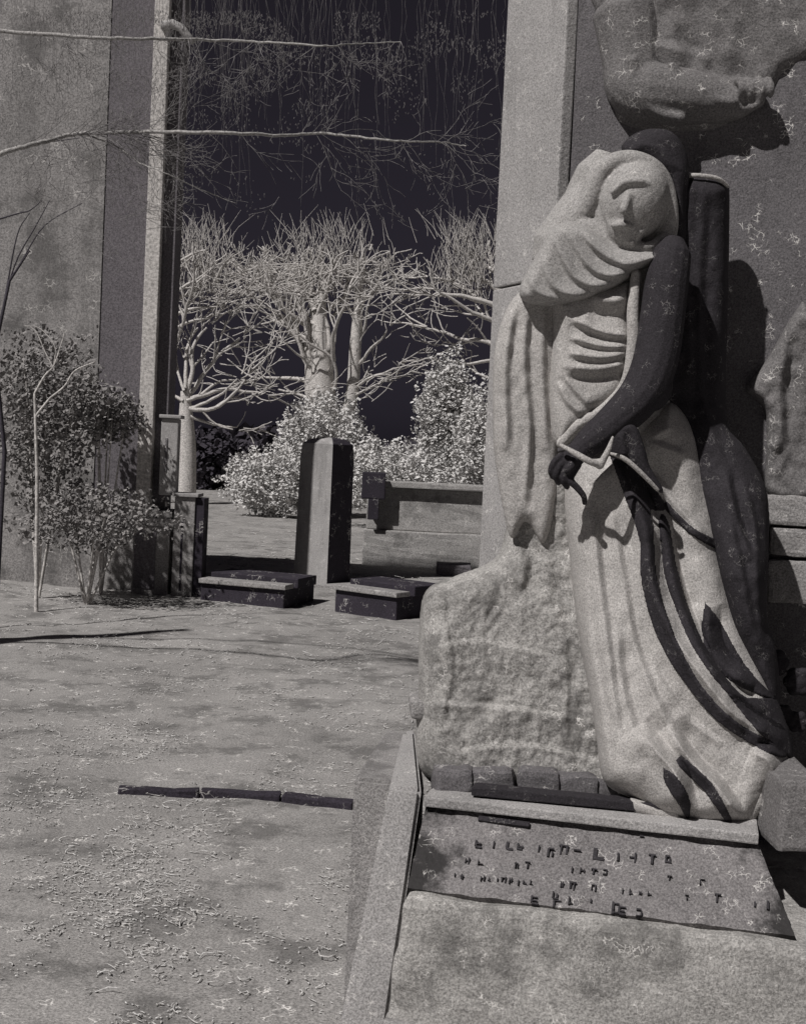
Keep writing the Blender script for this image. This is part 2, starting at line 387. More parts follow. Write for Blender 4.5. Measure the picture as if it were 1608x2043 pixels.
# pale rock wedge at right of the shaft
garment('carved_outcrop', M['canopy'], [(1600, 600), (1568, 648), (1530, 715), (1488, 772), (1502, 792), (1525, 822), (1528, 900), (1530, 985), (1600, 1000), (1680, 960), (1690, 700)], 30, 20, lambda x, y: 8-(x-1140)*.19, [([(1570, 690), (1555, 780), (1560, 900)], 14, 14, 40)], stele, namp=10, Y0=3.58)
for (x0, y0, x1, y1, d_) in ((1528, 985, 1640, 1045, 0), (1535, 1050, 1640, 1110, 1), (1530, 1118, 1640, 1200, 0)):
    bm = bmesh.new(); a = P(x0, y1, 3.44); b = P(x1, y1, 3.4); t = P(x0, y0, 3.44)
    box(bm, a, (b-a).x*UXn, UYn*.2, (0, 0, (t-a).z), bev=.012, cuts=3, rough=.008); obj('quoin', bm, M['kerb'], stele)
c = Clay(3.3)
for (x, y, r) in ((1545, 1322, 30), (1592, 1360, 32), (1562, 1422, 19), (1530, 1385, 20), (1590, 1440, 24)):
    c.ball(x, y, 0, r*.72, r*.72, r*.6)
    for k in range(6):
        a = k*1.05; c.ball(x+math.cos(a)*r*.55, y+math.sin(a)*r*.55, -6, r*.45, r*.42, r*.35)
roses = c.build('rose_garland', M['dark_and_shade'], stele, voxel=.0035, smooth=1)
# plinth
plinth = empty('inscribed_plinth', Vector((A.x+.4, A.y+.3, 0)), 'broad stone plinth with a sloping inscribed tablet under the statue', 'plinth')
W = ux.length
bm = bmesh.new()
box(bm, A+Vector((0, 0, -.024))-UYn*.008, ux, UYn*.95, (0, 0, .024), bev=.004, cuts=5, rough=.003)
obj('top_slab', bm, M['pale'], plinth)
C_ = Z(812, 1772, .61); D_ = Z(1585, 1868, .61)
def tabquad(u, v, off=0.0):
    a = A+Vector((0, 0, -.026)) + UYn*.02; b = B+Vector((0, 0, -.026)) + UYn*.02
    t = a.lerp(b, u); q = C_.lerp(D_, u); p = t.lerp(q, v)
    n_ = (b-a).cross(C_-a).normalized()
    if n_.y > 0: n_ = -n_
    return p + n_*off
bm = bmesh.new(); nu, nv = 90, 26; G = [[bm.verts.new(tabquad(i/nu, j/nv, noise.noise(Vector((i*.21, j*.3, 0)))*.006+noise.noise(Vector((i*.8, j*.9, 5)))*.002)) for i in range(nu+1)] for j in range(nv+1)]
for j in range(nv):
    for i in range(nu): bm.faces.new((G[j][i], G[j+1][i], G[j+1][i+1], G[j][i+1]))
from mathutils.bvhtree import BVHTree
TBVH = BVHTree.FromBMesh(bm)
bk = [bm.verts.new(tabquad(u, v, -.12)) for u, v in ((0, 0), (0, 1), (1, 1), (1, 0))]
bm.faces.new([G[0][i] for i in range(nu+1)] + [bk[3], bk[0]]); bm.faces.new([G[nv][i] for i in range(nu, -1, -1)] + [bk[1], bk[2]])
bm.faces.new([G[j][0] for j in range(nv, -1, -1)] + [bk[0], bk[1]]); bm.faces.new([G[j][nu] for j in range(nv+1)] + [bk[2], bk[3]])
bm.faces.new(bk); bmesh.ops.recalc_face_normals(bm, faces=bm.faces)
tablet = obj('tablet', bm, M['tablet'], plinth, smooth=False)
# worn lettering: strokes left of the illegible inscription
def uv_of(px, py):
    q = TBVH.ray_cast(Vector((0, 0, EYE)), ray(px, py).normalized())[0]
    return q if q else P(px, py, 3.0)
bmL = bmesh.new(); RL = random.Random(9)
tn = (B-A).cross(C_-A).normalized(); tn = tn if tn.y < 0 else -tn
tx = (B-A).normalized(); ty = tn.cross(tx).normalized(); ty = ty if ty.z < 0 else -ty
kk = 3.0/F
def newline():
    global bmL
    obj('inscription_line', bmL, M['letter'], tablet); bmL = bmesh.new(); RL = random.Random(9)
def stroke(px, py, w_, h_, dx=0, dy=0):
    p = uv_of(px, py)
    o_ = p + tx*(dx-w_/2)*kk + ty*(dy-h_/2)*kk*1.2 - tn*.010
    box(bmL, o_, tx*w_*kk, ty*h_*kk*1.2, tn*.0165, bev=.001)
def glyph(px, py, s, kind):
    s = s*1.12
    st = {0: [(-.3, 0, .2, 1), (.3, 0, .2, 1), (0, -.4, .8, .2)], 1: [(-.3, 0, .2, 1), (0, .4, .7, .2)], 2: [(0, 0, .22, 1), (0, -.45, .7, .2)],
          3: [(-.3, 0, .2, 1), (.3, 0, .2, 1), (0, 0, .6, .2)], 4: [(-.35, 0, .22, 1), (.05, -.4, .7, .24), (.05, .05, .6, .2), (.05, .4, .7, .24)], 5: [(-.3, 0, .2, .9), (0, -.4, .6, .2), (0, .4, .6, .2), (.3, .1, .2, .6)], 6: [(0, 0, .24, 1)]}[kind]
    for a, b, c_, d_ in st:
        if RL.random() < .14: continue
        stroke(px+RL.gauss(0, .8), py+RL.gauss(0, .8), c_*s*RL.uniform(.85, 1.35), d_*s*RL.uniform(.6, 1.1), a*s*RL.uniform(.6, 1.1), b*s*RL.uniform(.7, 1.1))
for (x, y, s, k) in ((955, 1684, 15, 4), (985, 1687, 12, 2), (1018, 1688, 18, 5), (1038, 1691, 16, 4), (1072, 1695, 12, 6), (1098, 1703, 16, 5), (1124, 1697, 18, 0), (1150, 1702, 14, 2), (1194, 1705, 24, 4), (1232, 1710, 12, 6), (1262, 1712, 17, 3), (1300, 1716, 15, 2), (1332, 1716, 15, 5), (1280, 1676, 12, 2)):
    glyph(x, y, s, k)
newline()
def row(x0, y0, x1, y1, s, sd, gap=1.35):
    rr = random.Random(sd); n_ = int((x1-x0)/(s*gap))
    for i in range(n_):
        if rr.random() < .28: continue
        t = i/max(1, n_-1); glyph(x0+(x1-x0)*t, y0+(y1-y0)*t+rr.uniform(-1, 1), s*rr.uniform(.75, 1.1), rr.choice((0, 1, 2, 3, 5, 6)))
row(905, 1716, 960, 1722, 13, 1); row(1030, 1727, 1250, 1746, 11, 2, 1.7); row(1300, 1752, 1400, 1762, 9, 8, 2.4)
newline(); row(895, 1748, 1060, 1762, 9, 3); row(1078, 1762, 1205, 1776, 12, 4); row(1240, 1778, 1370, 1792, 9, 5, 1.8); row(1430, 1793, 1530, 1808, 13, 6)
newline()
for (x, y, s, k) in ((1066, 1797, 13, 4), (1108, 1787, 13, 5), (1110, 1805, 14, 0), (1138, 1799, 12, 1), (1228, 1814, 20, 5), (1240, 1818, 14, 4), (1274, 1822, 13, 5), (1180, 1800, 9, 6)): glyph(x, y, s, k)
newline()
# dark recessed strip under the statue base
bm = bmesh.new(); a = Z(935, 1594, ZT+.004); b = Z(1330, 1632, ZT+.004)
box(bm, a+UYn*.03, (b-a), UYn*.05, (0, 0, .022), bev=.003)
obj('dark_joint', bm, M['dark_and_shade'], plinth)
bm = bmesh.new(); a = uv_of(955, 1630); b = uv_of(1058, 1643)
box(bm, a - tn*.01, b-a, ty*.014, tn*.02, bev=.004); obj('lead_inlay', bm, M['dark_and_shade'], plinth)
# lower base block
bm = bmesh.new(); c0 = C_ + Vector((0, 0, -.61)) - UYn*.04 - UXn*.0; cd = (D_-C_); cd.z = 0
box(bm, c0, cd*1.15, UYn*1.1, (0, 0, .60), bev=.02, cuts=24, rough=.010)
for v in bm.verts:
    f_ = max(0, (.60-v.co.z)/.60); side = (v.co-c0).dot(UXn) < .5*cd.length
    v.co += (-UXn*.04 if side else UXn*.05)*f_ - UYn*.06*f_
obj('base_block', bm, M['rock'], plinth)
bm = bmesh.new(); c1_ = c0-UYn*.05; 
box(bm, c1_+Vector((0, 0, 0))-UXn*.03, cd*1.18, UYn*.1, (0, 0, .33), bev=.015, cuts=14, rough=.012)
obj('footing', bm, M['kerb'], plinth)
# side kerb block left of the plinth
kerb = empty('kerb_block', Z(720, 1900, 0), 'tall pale kerb block standing against the left end of the inscribed plinth', 'kerb block')
bm = bmesh.new()
def prism(bm, pts, z0, z1, rough=0):
    t = bmesh.new(); a = [t.verts.new((p.x, p.y, z0)) for p in pts]; b = [t.verts.new((p.x, p.y, z1)) for p in pts]; n = len(pts)
    for i in range(n): t.faces.new((a[i], a[(i+1) % n], b[(i+1) % n], b[i]))
    t.faces.new(b); t.faces.new(a[::-1]); bmesh.ops.recalc_face_normals(t, faces=t.faces)
    bmesh.ops.bevel(t, geom=t.edges[:], offset=.01, segments=2, affect='EDGES')
    me = bpy.data.meshes.new('t'); t.to_mesh(me); t.free(); bm.from_mesh(me)
k0 = Z(706, 1552, .77); k1 = Z(846, 1566, .77); k2 = Z(832, 1458, .77); k3 = Z(768, 1456, .77)
prism(bm, [k0, k1, k2, k3], 0, .77)
obj('block', bm, M['kerb'], kerb)
bm = bmesh.new(); e0 = Z(790, 1520, .80); e1 = Z(846, 1562, .80)
k4 = Z(778, 1560, .78); k5 = Z(843, 1566, .78); k6 = Z(828, 1470, .78); k7 = Z(805, 1470, .78)
prism(bm, [k4+Vector((0, -.12, 0)), k5+Vector((-.004, -.12, 0)), k6, k7], .0, .80)
for v in bm.verts: v.co.x -= (.80-v.co.z)*(.16 if v.co.x < (k4.x+k5.x)/2 else .10); v.co.y -= (.80-v.co.z)*.10
obj('cap', bm, M['pale'], kerb)

# ------------------------------------------------------------------ rock seat
rock = empty('rock_pedestal', P(1040, 1500, 3.5), 'pale rough limestone rock seat under the hand of the statue', 'rock')
def rockdepth(x, y): return 30 - np.clip((y-1100)/500, 0, 1)*75
garment('rock_mass', M['rock'], [(1060, 915), (1030, 960), (1010, 1050), (985, 1115), (905, 1150), (850, 1178), (836, 1250), (834, 1380), (828, 1480), (845, 1545), (900, 1575), (1100, 1600), (1300, 1620), (1340, 1500), (1300, 1300), (1260, 1100), (1230, 950), (1160, 895)],
        85, 60, rockdepth, [([(1015, 1060), (1045, 1120), (1040, 1180)], 10, 14, 40), ([(880, 1230), (900, 1330), (880, 1440)], 6, 10, 40), ([(1190, 1200), (1215, 1350), (1245, 1500)], 10, 16, 50), ([(1110, 1180), (1130, 1330), (1125, 1460)], 5, 10, 50), ([(990, 1150), (960, 1260), (985, 1400)], 5, 12, 50),
        ([(840, 1405), (1000, 1412), (1180, 1440)], 6, 7, 30), ([(850, 1300), (950, 1280), (1100, 1310)], 5, 6, 30), ([(900, 1500), (1050, 1490), (1200, 1520)], 6, 7, 26)], rock, step=3.5, namp=9, nscale=.03)
rb = random.Random(3)
for i, (x, y, rx, ry) in enumerate(((985, 1562, 46, 26), (1075, 1566, 40, 28), (1150, 1575, 44, 30), (1225, 1588, 42, 30), (905, 1560, 40, 28), (860, 1420, 38, 20), (935, 1445, 52, 20), (1020, 1440, 34, 16), (940, 1495, 30, 16), (880, 1500, 32, 22))):
    Yr = 3.14 if y > 1520 else 3.26
    a_ = P(x-rx, y+ry, Yr); b_ = P(x+rx, y+ry+3, Yr-.01); t_ = P(x-rx, y-ry, Yr); bm = bmesh.new()
    box(bm, a_, b_-a_, (0, .16, 0), (rb.uniform(-.008, .008), 0, t_.z-a_.z), bev=.016, cuts=5, rough=.012)
    obj('rough_block', bm, M['stele'] if y > 1520 else M['kerb'], rock, smooth=True)

# ------------------------------------------------------------------ STATUE
st = empty('mourning_statue', Vector((P(1380, 1640, 3.1).x, 3.2, ZT)), 'veiled stone mourner in a cloak coloured dark as shade, leaning one hand on the rock', 'statue')
# body: head, neck, torso core, both arms, hands
c = Clay()
# head turned a little to the left, bowed
hx, hy, hd = 1260, 402, -44
c.ball(hx, hy-8, hd+6, 62, 78, 66)
c.ball(hx-4, hy+40, hd-6, 45, 52, 46)            # jaw
c.ball(hx-8, hy+84, hd-16, 19, 13, 16)           # chin
c.ball(hx-6, hy-40, hd-28, 40, 26, 26)           # brow
c.sweep([(hx+3, hy-24, hd-60, 6), (hx-1, hy+3, hd-68, 8), (hx-4, hy+22, hd-76, 10)], seg=8)     # nose
c.ball(hx-14, hy+23, hd-62, 8, 6, 8); c.ball(hx+7, hy+24, hd-62, 8, 6, 8)                    # nostrils
for s in (-1, 1):
    c.ball(hx+2+s*28, hy+14, hd-36, 18, 14, 14)                               # cheeks
    c.ball(hx+3+s*25, hy-10, hd-46, 14, 8, 12)                                # closed lids
    c.sweep([(hx+3+s*9, hy-27, hd-57, 5), (hx+3+s*26, hy-33, hd-54, 5.5), (hx+3+s*42, hy-22, hd-40, 4)], seg=8)
c.sweep([(hx-18, hy+46, hd-50, 3), (hx-2, hy+44, hd-56, 4), (hx+16, hy+46, hd-50, 3)], seg=8)
c.sweep([(hx-15, hy+54, hd-48, 3.5), (hx-1, hy+56, hd-54, 5), (hx+13, hy+54, hd-48, 3.5)], seg=8)
c.ball(hx+52, hy+6, hd+6, 9, 20, 14)
c.sweep([(1275, 450, -30, 42), (1285, 500, -15, 46), (1290, 540, -10, 60)])
# torso
c.sweep([(1285, 540, 0, 75), (1240, 640, 0, 88), (1235, 760, 0, 85), (1270, 860, 0, 90), (1310, 950, 0, 95), (1330, 1100, 0, 100)])
c.sweep([(1180, 560, 0, 45), (1250, 540, 5, 60), (1330, 540, 0, 50)])
# left arm under the drape
c.sweep([(1180, 560, 0, 42), (1130, 680, -10, 40), (1090, 800, -20, 34), (1080, 890, -25, 26)])
c.build('body', M['marble'], st, voxel=.0042, smooth=4)
# right arm and hand, sleeve coloured dark for shade
c = Clay(3.22)
c.sweep([(1340, 505, -5, 38), (1330, 560, -20, 43), (1320, 640, -32, 44), (1309, 710, -42, 44), (1292, 762, -50, 44), (1268, 800, -60, 42), (1236, 832, -70, 38), (1206, 858, -80, 34), (1180, 878, -88, 30), (1162, 893, -90, 25)])
c.ball(1296, 772, -46, 44, 50, 42)
c.sweep([(1170, 885, -90, 24), (1150, 905, -94, 22), (1138, 920, -95, 20)])
c.ball(1137, 918, -95, 27, 19, 16, rot=-30)
fg = [([(1120, 908), (1106, 920), (1098, 938), (1102, 952)], 7.0), ([(1128, 916), (1114, 932), (1108, 950), (1114, 964)], 7.5), ([(1139, 922), (1127, 942), (1124, 958), (1131, 972)], 8.0), ([(1152, 926), (1141, 945), (1137, 958), (1152, 974), (1164, 990), (1166, 1004)], 9.0)]
for pts, r in fg:
    n_ = len(pts); c.sweep([(x, y, -100-8*math.sin(math.pi*i/(n_-1)) + (6 if i == n_-1 else 0), r*(1-.08*i)) for i, (x, y) in enumerate(pts)], seg=9)
c.sweep([(1150, 905, -104, 9), (1142, 925, -116, 9), (1132, 938, -118, 8)], seg=9)
arm = c.build('sleeved_arm', M['dark_and_shade'], st, voxel=.003, smooth=4); arm['label'] = 'sleeved right arm coloured dark for shade, with hand and curled fingers'
# cuff edge, hanging sleeve
c = Clay(3.2)
c.sweep([(1118, 888, -105, 4), (1145, 903, -122, 6), (1175, 920, -128, 7), (1196, 928, -120, 7)], seg=8)
c.sweep([(1222, 872, -120, 3), (1212, 900, -126, 6), (1196, 930, -120, 8)], seg=8)
c.build('cuff', M['marble'], st, voxel=.003, smooth=1)
garment('hanging_sleeve', M['dark_and_shade'], [(1205, 850), (1262, 845), (1285, 890), (1296, 930), (1322, 975), (1310, 980), (1250, 925), (1210, 905)], 14, 14, lambda x, y: -92+(y-850)*.05, [([(1240, 860), (1245, 890), (1250, 910)], 6, 8, 15)], st, step=3, Y0=3.22)
c = Clay(3.2)
c.sweep([(1212, 903, -98, 3), (1245, 915, -102, 5), (1280, 945, -98, 5), (1312, 978, -88, 4)], seg=8)
c.build('sleeve_hem', M['marble'], st, voxel=.003, smooth=1)
# hood (dark) over the crown and behind
garment('hood', M['dark_and_shade'], [(1238, 292), (1262, 268), (1300, 256), (1338, 262), (1362, 290), (1375, 335), (1372, 400), (1366, 500), (1325, 520), (1335, 450), (1334, 390), (1310, 350), (1270, 322), (1245, 318)], 42, 30, -30, [([(1262, 285), (1310, 295), (1350, 340)], 8, 10, 20)], st, step=3)
# pale veil ring round the face
c = Clay()
c.sweep([(1140, 448, -55, 22), (1170, 410, -70, 22), (1195, 350, -78, 20), (1225, 324, -84, 19), (1265, 320, -88, 19), (1305, 338, -84, 18), (1330, 375, -74, 15), (1336, 440, -66, 17), (1318, 490, -66, 22), (1270, 515, -74, 24), (1215, 500, -76, 26), (1170, 462, -66, 28), (1140, 448, -55, 22)])
c.sweep([(1200, 345, -30, 50), (1180, 400, -20, 55), (1160, 450, -20, 50)])
c.sweep([(1232, 330, -32, 28), (1215, 350, -30, 40), (1195, 380, -30, 48), (1150, 440, -30, 52), (1105, 500, -30, 50)])
c.ball(1262, 402, -70, 68, 82, 70, rot=14)                                   # the cloth drawn over the face
c.ball(1246, 452, -86, 40, 42, 40)
c.sweep([(1258, 376, -130, 6), (1250, 400, -138, 8), (1243, 420, -140, 9)], seg=8)
c.sweep([(1222, 384, -126, 6), (1246, 364, -136, 7), (1278, 362, -138, 7), (1306, 376, -124, 6)], seg=8)
c.sweep([(1222, 450, -122, 6), (1240, 448, -128, 7), (1260, 452, -121, 6)], seg=8)
c.sweep([(1286, 392, -126, 7), (1298, 420, -120, 7), (1290, 448, -114, 7), (1266, 474, -108, 7)], seg=8)
for pts, rr_ in (([(1196, 372), (1214, 330), (1262, 312), (1312, 340), (1334, 392)], 9), ([(1186, 400), (1200, 440), (1232, 482), (1290, 492), (1328, 470)], 10), ([(1172, 430), (1196, 474), (1250, 505), (1322, 496)], 9), ([(1318, 356), (1336, 410), (1330, 462)], 9), ([(1230, 345), (1268, 338), (1300, 356), (1316, 392), (1312, 430)], 5), ([(1206, 400), (1222, 462), (1262, 484)], 6)):
    c.sweep([(x, y, -98 + 26*abs((x-1262)/75.0)**2 - (14 if rr_ < 8 else 0), rr_) for x, y in pts], seg=8)
vo = c.build('veil', M['veil'], st, voxel=.0034, smooth=9)
# scarf folds over the breast
garment('mantle', M['veil'], [(1135, 440), (1175, 452), (1230, 490), (1300, 500), (1335, 500), (1325, 520), (1262, 545), (1255, 556), (1200, 588), (1130, 610), (1060, 608), (1035, 585), (1050, 540), (1075, 500), (1100, 455)], 48, 26, lambda x, y: -80-(1200-x)*.02,
        [([(1330, 500), (1260, 528), (1200, 505), (1160, 462)], 9, 9, 14), ([(1320, 512), (1240, 548), (1180, 535), (1135, 465)], 10, 10, 16), ([(1290, 530), (1220, 570), (1150, 555), (1108, 480)], 11, 11, 17), ([(1250, 555), (1180, 590), (1110, 575), (1080, 510)], 10, 11, 18), ([(1200, 588), (1120, 600), (1070, 580), (1056, 545)], 8, 10, 16)], st, step=3)
# bodice: the gown over the breast, folds drawn to the elbow
garment('bodice', M['marble'], [(1095, 590), (1160, 570), (1230, 560), (1262, 560), (1268, 640), (1272, 700), (1262, 770), (1225, 815), (1180, 845), (1130, 890), (1100, 880), (1092, 780), (1098, 680)], 72, 40, -40,
        [([(1265, 672), (1200, 662), (1140, 636)], 13, 11, 20), ([(1265, 690), (1200, 690), (1135, 672)], 10, 9, 14), ([(1268, 700), (1200, 712), (1132, 704)], 12, 12, 18), ([(1255, 722), (1190, 735), (1118, 730)], 14, 22, 20), ([(1180, 812), (1150, 780), (1122, 745)], 9, 10, 14), ([(1165, 832), (1132, 800), (1112, 762)], 8, 9, 14), ([(1262, 590), (1225, 600), (1180, 592)], 14, 30, 24)], st, step=3)
# pale edge fold beside the arm
c = Clay(); c.sweep([(1268, 545, -105, 10), (1262, 620, -112, 12), (1262, 690, -112, 13), (1248, 765, -110, 12), (1205, 815, -104, 11), (1150, 850, -100, 12), (1118, 885, -98, 10)], seg=10)
c.build('gown_edge', M['marble'], st, voxel=.0035, smooth=2)
# left hanging drape
garment('hanging_drape', M['marble'], [(1040, 575), (1085, 580), (1118, 590), (1112, 680), (1108, 800), (1112, 900), (1108, 1000), (1085, 1085), (1050, 1040), (1020, 1075), (1000, 1000), (985, 900), (982, 800), (986, 700), (1008, 620)], 24, 26, -52,
        [([(1055, 590), (1045, 720), (1055, 860), (1045, 1020)], 12, 12, 18), ([(1025, 610), (1008, 740), (1012, 900)], 10, 12, 16), ([(1085, 600), (1082, 740), (1092, 900)], 9, 10, 16)], st, step=3.5, namp=5)
# cloak down the back, its shadow side put into a dark colour
garment('cloak', M['dark_and_shade'], [(1338, 372), (1375, 350), (1425, 352), (1450, 368), (1455, 400), (1452, 600), (1448, 780), (1452, 850), (1490, 900), (1530, 985), (1533, 1100), (1530, 1230), (1548, 1300), (1556, 1400), (1530, 1400), (1495, 1330), (1462, 1250), (1436, 1150), (1412, 1050), (1385, 960), (1360, 890), (1330, 860), (1300, 800), (1310, 700), (1325, 560), (1332, 450)], 62, 34, lambda x, y: 18-np.clip((y-800)/350, 0, 1)*135,
        [([(1405, 380), (1395, 560), (1400, 780), (1440, 930)], 8, 14, 24), ([(1362, 520), (1375, 680), (1370, 820)], 6, 12, 20), ([(1445, 930), (1470, 1040), (1500, 1120)], 16, 12, 20), ([(1480, 960), (1505, 1060), (1512, 1180), (1520, 1290)], 12, 12, 16), ([(1450, 1020), (1480, 1150), (1500, 1270)], 10, 12, 16)], st, step=3.5, namp=6)
c = Clay(); c.sweep([(1352, 352, -22, 4), (1390, 350, -34, 5), (1430, 356, -32, 5), (1452, 372, -16, 4)], seg=8); c.build('collar', M['marble'], st, voxel=.0035, smooth=1)
# skirt
def skd(x, y): return -20 - np.clip((y-950)/700, 0, 1)**1.2*190
skirt = garment('skirt', M['marble'], [(1130, 890), (1190, 905), (1240, 880), (1290, 830), (1340, 800), (1390, 860), (1415, 940), (1440, 1040), (1448, 1120), (1475, 1230), (1510, 1310), (1545, 1390), (1572, 1470), (1580, 1540), (1550, 1580), (1520, 1620), (1480, 1652), (1400, 1650), (1320, 1632), (1262, 1595), (1205, 1560), (1190, 1480), (1178, 1400), (1160, 1300), (1145, 1200), (1132, 1080), (1122, 980)], 95, 60, skd,
        [([(1222, 905), (1262, 990), (1288, 1060), (1298, 1160), (1340, 1260), (1400, 1350), (1470, 1430), (1560, 1480)], 44, 30, 46, 30),
         ([(1300, 985), (1325, 1070), (1350, 1180), (1392, 1290), (1450, 1375), (1520, 1425)], 34, 20, 26, 26),
         ([(1318, 1090), (1345, 1190), (1378, 1270), (1430, 1350)], 14, 12, 16, 16),
         ([(1412, 1205), (1412, 1270), (1440, 1330), (1500, 1372)], 30, 26, 26, 30),
         ([(1285, 930), (1350, 1010), (1420, 1080)], 12, 12, 26, 30),
         ([(1340, 850), (1300, 880), (1370, 910)], 8, 12, 26, 30),
         ([(1228, 1240), (1240, 1360), (1262, 1450), (1290, 1510)], 9, 14, 30, 30), ([(1180, 1000), (1195, 1150), (1215, 1320), (1235, 1480)], 8, 12, 30, 30), ([(1215, 1000), (1240, 1140), (1265, 1280), (1310, 1400), (1360, 1480)], 9, 12, 26, 30), ([(1165, 1150), (1180, 1300), (1205, 1450), (1215, 1540)], 7, 10, 24, 24), ([(1300, 1330), (1360, 1420), (1440, 1490)], 8, 10, 26, 30),
         ([(1268, 1452), (1310, 1500), (1350, 1550), (1370, 1620)], 30, 26, 26, 30),
         ([(1330, 1450), (1380, 1520), (1430, 1570), (1480, 1640)], 34, 20, 34, 40),
         ([(1498, 1500), (1535, 1520), (1550, 1570)], 30, 26, 26, 20)], st, step=2.5, namp=9, nscale=.012)
def conform(name, src, poly, m, off=.005, th=.008):
    """a thin layer on the front of src carrying painted fold shade inside an outline"""
    poly = [tuple(q) for q in spline(list(poly)+[poly[0]], 5)[:-1]]
    bm = bmesh.new(); bm.from_mesh(src.data); bm.normal_update()
    mw = src.matrix_world
    px = []; py = []
    for f in bm.faces:
        v = f.calc_center_median() - Vector((0, 0, EYE)); w_ = v.dot(fw); px.append(CX+F*v.dot(RT)/w_); py.append(CY-F*v.dot(UP)/w_)
    d, _, _, ins = poly_dist(np.array(px), np.array(py), poly)
    bmesh.ops.delete(bm, geom=[f for f, k in zip(bm.faces, ins) if not k or f.normal.y > -.05], context='FACES')
    bmesh.ops.delete(bm, geom=[v for v in bm.verts if not v.link_faces], context='VERTS')
    for _ in range(3): bmesh.ops.smooth_vert(bm, verts=[v for v in bm.verts if v.is_boundary], factor=.4, use_axis_x=True, use_axis_y=True, use_axis_z=True)
    bm.verts.ensure_lookup_table(); nrm = [sum((f.normal for f in v.link_faces), Vector()).normalized() for v in bm.verts]
    n = len(bm.verts); inner = [v.co.copy() - nrm[k]*.004 for k, v in enumerate(bm.verts)]; outer = [v.co + nrm[k]*(.001 if v.is_boundary else off) for k, v in enumerate(bm.verts)]
    fs = [[v.index for v in f.verts] for f in bm.faces]; be = []
    for e in bm.edges:
        if e.is_boundary:
            l_ = e.link_loops[0]; be.append((l_.vert.index, l_.link_loop_next.vert.index))
    bm.free()
    F_ = fs + [[q+n for q in f[::-1]] for f in fs] + [[b, a, a+n, b+n] for a, b in be]
    me = bpy.data.meshes.new(name); me.from_pydata([tuple(q) for q in outer+inner], [], F_); me.update()
    return obj(name, me, m, st, smooth=True)
conform('fold_shade_band', skirt, [(1212, 900), (1245, 990), (1276, 1080), (1280, 1165), (1312, 1275), (1372, 1372), (1446, 1452), (1552, 1512), (1560, 1492), (1470, 1440), (1400, 1368), (1352, 1280), (1320, 1200), (1306, 1130), (1302, 1060), (1296, 1020), (1312, 1020), (1330, 1010), (1290, 950), (1262, 905)], M['dark_and_shade'])  # dark strips paint the shade on the skirt's fold flanks
conform('fold_shade_band', skirt, [(1312, 1040), (1322, 1130), (1345, 1210), (1380, 1290), (1430, 1362), (1490, 1420), (1556, 1462), (1562, 1448), (1500, 1405), (1446, 1352), (1400, 1280), (1366, 1195), (1346, 1120), (1334, 1050), (1320, 1025)], M['dark_and_shade'])
conform('fold_shade_panel', skirt, [(1405, 1200), (1400, 1260), (1412, 1315), (1446, 1352), (1500, 1382), (1545, 1396), (1500, 1345), (1470, 1300), (1436, 1240)], M['dark_and_shade'])
conform('fold_shade_end', skirt, [(1440, 1372), (1490, 1392), (1560, 1400), (1600, 1470), (1590, 1520), (1556, 1500), (1500, 1448)], M['dark_and_shade'])
conform('fold_shade_streak', skirt, [(1330, 1000), (1380, 1050), (1440, 1085), (1436, 1100), (1376, 1066), (1322, 1012)], M['dark_and_shade'])
conform('hem_shade', skirt, [(1358, 1505), (1420, 1562), (1462, 1640), (1448, 1640), (1405, 1580), (1350, 1525)], M['dark_and_shade'])  # painted shade in the hem creases
conform('hem_shade', skirt, [(1322, 1530), (1352, 1552), (1376, 1600), (1372, 1635), (1350, 1600), (1325, 1560)], M['dark_and_shade'])
# pooled hem on the slab
garment('hem', M['marble'], [(1255, 1590), (1320, 1600), (1400, 1600), (1470, 1610), (1500, 1560), (1545, 1545), (1560, 1570), (1520, 1625), (1490, 1656), (1440, 1664), (1370, 1655), (1300, 1640), (1262, 1622)], 34, 18, -232, [([(1330, 1600), (1350, 1625), (1340, 1650)], 9, 10, 16), ([(1400, 1610), (1425, 1635), (1430, 1660)], 9, 10, 16)], st, step=3)
bm = bmesh.new(); a = P(1545, 1700, 2.86); b = P(1640, 1706, 2.84)
box(bm, a, b-a, (0, .3, 0), (.01, 0, P(1532, 1560, 2.86).z-a.z), bev=.012, cuts=4, rough=.006)
obj('corner_block', bm, M['canopy'], plinth)

# ------------------------------------------------------------------ MAUSOLEUM at left
mz = empty('mausoleum', Z(150, 1200, 0), 'grey mausoleum wall at left with a pale corner pilaster', 'mausoleum')
YM = 13.5
xL = P(-400, 600, YM).x; xC = P(276, 960, YM).x; xR = P(300, 960, YM).x; zT = P(320, 30, YM).z + .7
bm = bmesh.new(); aabox(bm, xL, xC-.52, YM+.25, YM+.9, -.1, zT, cuts=3); obj('wall', bm, M['wall'], mz)
bm = bmesh.new(); aabox(bm, xC-.515, xC+.135, YM+.262, YM+.92, -.1, zT); obj('recess_shade_wall', bm, M['recess'], mz)  # almost flush; the recess shade is put into its colour
bm = bmesh.new(); aabox(bm, xC-.02, xC+.13, YM, YM+.5, .78, zT, bev=.008); obj('pilaster', bm, M['bark'], mz)
bm = bmesh.new(); aabox(bm, xC+.135, xC+.26, YM+.12, YM+.5, .78, zT); obj('side_wall', bm, M['recess'], mz)  # side face coloured dark to carry its shade
bm = bmesh.new(); aabox(bm, xC-.50, xC-.02, YM+.3, YM+.5, P(200, 800, YM).z-.1, P(200, 790, YM).z+.05, bev=.01); obj('string_course', bm, M['mid'], mz)
bm = bmesh.new(); aabox(bm, xC-.50, xC-.02, YM+.2, YM+.5, -.1, P(200, 1000, YM).z, bev=.01); obj('base_course', bm, M['mid'], mz)
